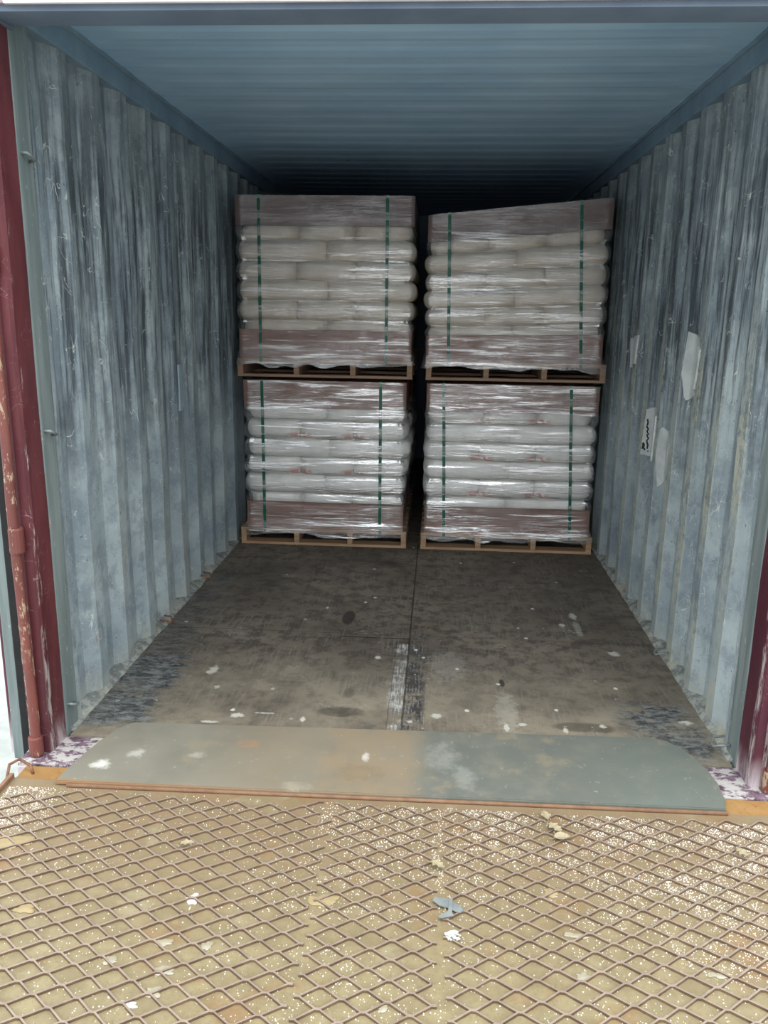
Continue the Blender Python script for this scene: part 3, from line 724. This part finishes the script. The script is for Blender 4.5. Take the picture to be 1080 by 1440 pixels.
        for k2, (x, y, z) in enumerate(path):
            a = path[k2 - 1]; b = path[(k2 + 1) % len(path)]; t = Vector((0, b[1] - a[1], b[2] - a[2])); t = t.normalized() if t.length > 0 else Vector((0, 0, 1)); nrm = Vector((0, t.z, -t.y)) * .0009
            ring_ = [bm.verts.new(Vector((x + sx * hw, y, z)) + nrm * sn) for sx, sn in ((-1, 1), (1, 1), (1, -1), (-1, -1))]
            if prev:
                for q in range(4): bm.faces.new((prev[q], prev[(q + 1) % 4], ring_[(q + 1) % 4], ring_[q]))
            else: first = ring_
            prev = ring_
        for q in range(4): bm.faces.new((prev[q], prev[(q + 1) % 4], first[(q + 1) % 4], first[q]))
        tag(link('packing_strap', bm, M_STRAP), 'green packing strap on the %s side of the %s stack' % (('left', 'right')[i], where), 'strap', 'green straps around the stacks')
    # stretch film
    bm = bmesh.new(); nz, rc = 120, .03; per = []
    X0, X1, Ya, Yb = bx0 - .004, bx1 + .004, y0 - .0085, y0 + dp + .010
    def arc(cx, cy, a0): return [(cx + rc * math.cos(a0 + t * math.pi / 8), cy + rc * math.sin(a0 + t * math.pi / 8), 1) for t in range(5)]
    nf = 46
    per += [(X0 + rc + (X1 - X0 - 2 * rc) * i / nf, Ya, 0) for i in range(1, nf)]
    per += arc(X1 - rc, Ya + rc, -math.pi / 2) + [(X1, Ya + rc + (Yb - Ya - 2 * rc) * i / 20, 2) for i in range(1, 20)]
    per += arc(X1 - rc, Yb - rc, 0) + [(X1 - rc - (X1 - X0 - 2 * rc) * i / 20, Yb, 3) for i in range(1, 20)]
    per += arc(X0 + rc, Yb - rc, math.pi / 2) + [(X0, Yb - rc - (Yb - Ya - 2 * rc) * i / 20, 4) for i in range(1, 20)] + arc(X0 + rc, Ya + rc, math.pi)
    cx, cy = (X0 + X1) / 2, (Ya + Yb) / 2; g = []
    for j in range(nz + 1):
        f = j / nz; row = []
        for i, (x, y, sd) in enumerate(per):
            zr = z0 + .100 + (1.066 - .100) * f
            if f < .12:
                zr -= (1 - f / .12) * (.028 + .03 * mn.noise(Vector((x * 9, y * 9, z0 * 3 + x0))))
            k = (zr - zb) / (LH * .985); ph = abs((k % 1) - .5) * 2
            sc = ph ** 2.5 * .032 if 1.5 < k < 6.7 else (.010 if zr > z0 + .16 else .0)
            n = mn.noise(Vector((x * 3, y * 3, zr * 14 + x0))) * .0045
            if sd in (0, 3): sc *= .30 if sd == 0 else 1; xx = x; yy = y + ((sc + n * .5) if sd == 0 else -(sc + n))
            else:
                dx, dy = (x - cx), (y - cy)
                xx = x - (1 if dx > 0 else -1) * (sc + n) * (1 if sd in (2, 4) else .75); yy = y - (1 if dy > 0 else -1) * (sc * .5 if sd == 1 else 0) * .3
            if zr < z0 + .16:
                e = (z0 + .16 - zr) / .06
                xx += (.012 * e * (1 if xx > cx else -1)) if sd in (1, 2, 4) else 0
                yy -= .004 * e if sd == 0 else 0
            row.append(bm.verts.new((xx, yy, T(x, zr))))
        g.append(row)
    N = len(per)
    for a, b in zip(g, g[1:]):
        for i in range(N): bm.faces.new((a[i], a[(i + 1) % N], b[(i + 1) % N], b[i]))
    o = link('stretch_film', bm, M_FILM, smooth=True)
    tag(o, ('clear glossy stretch film wrapped around the %s stack' % where) if front else 'clear stretch film in the rear row, behind the %s stack' % where, 'stretch film', 'stretch film on the stacks' if front else 'stretch film of the rear row')
YS = 5.08
stack('lower left', 0, 0, YS, 0.0, (-1.100, -.068), 0, M_BAGP, M_BAG, 1, [(-.977, -.974), (-.234, -.227)], (-1.135, -.055), shift={6: -.02, 3: .012, 4: .018, 2: -.012, 5: .008})
stack('upper left', 0, 0, YS, 1.085, (-1.122, -.040), 0, M_BAGU, M_BAGU, 0, [(-.975, -.980), (-.208, -.203)], (-1.13, -.04), cardtop=M_CARDD, upper=True, shift={1: .008, 5: -.004})
stack('lower right', 0, 0, YS, 0.0, (.048, 1.112), 0, M_BAGP, M_BAG, 0, [(.156, .186), (.931, .985)], (.037, 1.128), shift={5: .006, 4: -.006})
stack('upper right', 0, 0, YS, 1.085, (.030, 1.110), .105, M_BAGU, M_BAGU, 0, [(.158, .179), (.917, .978)], (.042, 1.133), cardtop=M_CARDD, upper=True)
stack('lower left', 0, 0, YS + 1.02, 0.0, (-1.100, -.060), 0, M_BAGP, M_BAG, 0, [], (-1.135, -.055), front=False)
stack('upper left', 0, 0, YS + 1.02, 1.085, (-1.110, -.058), 0, M_BAGU, M_BAGU, 0, [], (-1.13, -.04), front=False, upper=True, cardtop=M_CARDD)

# ---------------------------------------------------------------- loose things on the deck
def blob(name, x, y, rx, ry, h, mat, label, cat, group=None, seed=0, n=40, z=-.0035, rough=.34):
    bm = bmesh.new(); rr = [1 + rough * mn.noise(Vector((math.cos(2 * math.pi * i / n) * 1.5, math.sin(2 * math.pi * i / n) * 1.5, seed * 3.3))) * 2 + .5 * rough * mn.noise(Vector((math.cos(2 * math.pi * i / n) * 6, math.sin(2 * math.pi * i / n) * 6, seed * 2.3))) for i in range(n)]
    rings = []
    for f, zz in ((1, 0), (.93, .45), (.7, .8), (.4, 1)):
        rings.append([bm.verts.new((rx * rr[i] * f * math.cos(2 * math.pi * i / n), ry * rr[i] * f * math.sin(2 * math.pi * i / n), h * zz * (1 + .3 * mn.noise(Vector((i * 1.3, zz * 3, seed)))))) for i in range(n)])
    for a, b in zip(rings, rings[1:]):
        for i in range(n): bm.faces.new((a[i], a[(i + 1) % n], b[(i + 1) % n], b[i]))
    bm.faces.new(rings[-1]); bm.faces.new(rings[0][::-1])
    return tag(link(name, bm, mat, smooth=True, loc=(x, y, z)), label, cat, group)
def px(X, Y, z=0.):
    d = f_ + r_ * ((X - 540) / 1148.3) - u_ * ((Y - 720) / 1148.3); t = (z - CAM[2]) / d.z
    return CAM[0] + d.x * t, CAM[1] + d.y * t
# grey plastic scrap with a crossing strip
bx, by = px(630, 1277); G = empty('plastic_scrap', (bx, by, .003)); tag(G, 'torn grey plastic scrap with a crossing strip lying on the mesh', 'plastic scrap')
bm = bmesh.new(); add_prism(bm, [(-.040, .020), (-.034, .034), (-.004, .030), (.012, .018), (.034, .004), (.040, -.010), (.030, -.020), (.018, -.016), (.0, -.004), (-.022, .002)], 0, .002); link('flat_piece', bm, M_GREYP, G)
bm = bmesh.new(); add_prism(bm, [(-.018, -.046), (-.026, -.040), (.000, -.018), (.004, .026), (.012, .028), (.010, -.024), (.014, -.034)], .0025, .0045); link('crossing_strip', bm, M_GREYP, G)
x, y = px(637, 1315); bm = bmesh.new(); rl = random.Random(3)
for i in range(60):
    a, q = rl.uniform(0, 6.28), rl.random() ** .7; cr = rl.uniform(.0022, .0052)
    g_ = bmesh.ops.create_icosphere(bm, subdivisions=1, radius=cr)
    for v in g_['verts']: v.co = v.co * rl.uniform(.8, 1.2) + Vector((.021 * q * math.cos(a), .015 * q * math.sin(a) - .003, cr * .8 + .007 * (1 - q)))
tag(link('white_lump', bm, M_LUMP, loc=(x, y, -.002)), 'bright white crumbly lump on the mesh just below the grey plastic scrap', 'lump')
for i, (X, Y, rx, ry, lb) in enumerate((
    (272, 1265, .018, .018, 'glossy white residue spot, topmost of those left of centre'), (290, 1330, .016, .014, 'whitish residue spot right of the pale cluster in the left half'),
    (230, 1325, .024, .013, 'pale whitish residue patch in the upper middle of the left cluster'), (155, 1350, .020, .012, 'whitish residue spot farthest left in the left cluster'),
    (216, 1395, .022, .016, 'pale grey round residue patch low in the left cluster'), (180, 1413, .024, .011, 'bright white residue patch, lowest of the left cluster'),
    (810, 1316, .030, .010, 'long whitish residue smear in the right half of the deck'), (820, 1374, .018, .012, 'pale round residue disc low in the right half of the deck'),
    (232, 1365, .026, .014, 'dull pale residue patch in the middle of the left cluster'), (855, 1247, .014, .010, 'small white residue spot below the leaf litter near the lip'),
    (1010, 1372, .026, .009, 'whitish residue smear near the right edge of the deck'), (540, 1418, .014, .010, 'small white residue spot at the bottom centre'),
    (950, 1285, .012, .009, 'white residue spot near the right edge, halfway down the mesh'))):
    x, y = px(X, Y, -.004); blob('residue_spot', x, y, rx, ry, .0022, M_LUMP if i in (0, 5) else M_SPLASH, lb, 'residue', 'pale residue spots in the mesh', i)
for X, Y, rx, ry, lb, sd in ((452, 1266, .046, .022, 'flat tan mud cake under the mesh left of centre', 1), (37, 1277, .030, .018, 'flat tan mud cake near the left edge', 4), (18, 1183, .060, .030, 'pale dried mud patch at the far left below the curb', 2), (775, 1255, .022, .018, 'small pale mud cake in the right half', 7), (700, 1195, .03, .018, 'pale mud smear under the mesh right of centre', 9)):
    x, y = px(X, Y, -.004); blob('mud_cake', x, y, rx, ry, .003, M_MUD, lb, 'mud cake', 'mud cakes on the deck', sd)
def leaf(X, Y, L, W, a, label, lobes=0):
    x, y = px(X, Y); bm = bmesh.new(); n = 10; up = []; lo = []
    for i in range(n + 1):
        t = i / n; wv = W * math.sin(math.pi * t ** .8) * (1 + (.45 * math.sin(t * 20) if lobes else .08 * math.sin(t * 30)))
        z = .004 * math.sin(math.pi * t)
        for lst, dz in ((up, .0008), (lo, -.0004)):
            lst.append([bm.verts.new((L * (t - .5), s * wv / 2, z + dz + abs(s) * .006)) for s in (-1, 0, 1)])
    for lst in (up, lo):
        for p, q in zip(lst, lst[1:]):
            for k in (0, 1): bm.faces.new((p[k], p[k + 1], q[k + 1], q[k]))
    for k in (0, 2):
        for p, q, p2, q2 in zip(up, up[1:], lo, lo[1:]): bm.faces.new((p[k], q[k], q2[k], p2[k]))
    o = link('dry_leaf', bm, M_LEAF); o.location = (x, y, .0045); o.rotation_euler = (0, 0, a)
    bm = bmesh.new(); add_tube(bm, [(-L * .5, 0, 0), (-L * .75, .002, .001)], .0008, 5); link('stalk', bm, M_LEAF, o)
    tag(o, label, 'leaf', 'dry leaves on the deck')
leaf(766, 1150, .05, .022, 1.9, 'pale dry leaf fragment touching the lip edge right of centre')
leaf(780, 1168, .06, .028, -.9, 'curled yellowish dry leaf below the lip right of centre', 1)
leaf(790, 1181, .05, .034, .1, 'broad pale dry leaf, lowest of the three below the lip')
leaf(1042, 1203, .042, .024, 2.2, 'pointed yellow dry leaf near the right edge of the mesh', 1)
leaf(264, 1190, .045, .02, .2, 'small tan dry leaf on the left part of the mesh', 1)
leaf(615, 1220, .05, .024, -.6, 'tan dry leaf in the mesh above the grey plastic scrap', 1)
# bent rusty wire at the left corner
bm = bmesh.new(); P0 = [px(10, 1097), px(16, 1082), px(26, 1078), px(44, 1081)]
add_tube(bm, [(P0[0][0], P0[0][1], .006), (P0[1][0] - .005, P0[1][1], .018), (P0[2][0], P0[2][1] + .01, .022), (P0[3][0], P0[3][1], .010), (P0[3][0] + .01, P0[3][1] - .01, -.012)], .005, 8)
tag(link('rusty_hook', bm, M_RUSTW, smooth=True), 'bent rusty hook rod beside the left corner of the dock leveller', 'hook')
# grit: tiny white grains standing in for wet reflections on the deck
bm = bmesh.new()
def grain(x, y, s):
    a = R.uniform(0, 6.28); v = [bm.verts.new((x + s * math.cos(a + k * 2.1), y + s * math.sin(a + k * 2.1), -.0041)) for k in range(3)]; t = bm.verts.new((x + R.uniform(-.3, .3) * s, y, -.0041 + s * 1.1))
    bm.faces.new(v)
    for k in range(3): bm.faces.new((v[k], v[(k + 1) % 3], t))
made = 0
while made < 16000:
    x = R.uniform(-1.21, 1.22); y = R.uniform(1.28, 2.25)
    d = .10 + .9 * max(0, min(1, (y - 1.75) / .45)) * max(0, min(1, (x + .25) / .5)) + .55 * max(0, min(1, (x - .45) / .4)) * max(0, min(1, (y - 1.45) / .3))
    d += 1.2 * max(0, min(1, (-x - .98) / .15)) * max(0, min(1, (y - 1.95) / .1)) + .22 * max(0, 1 - abs(x + .05) / .35)
    d *= .35 + 1.3 * max(0, min(1, .5 + 1.6 * mn.noise(Vector((x * 5, y * 8, 3)))))
    fy = ((y - .95) / Dy) % 1
    if R.random() < d * .6: grain(x, y, R.uniform(.0010, .0029)); made += 1
tag(link('white_glint', bm, M_GRAIN), 'white grit grains standing for wet reflections, scattered over the meshed deck', 'glint', kind='stuff')
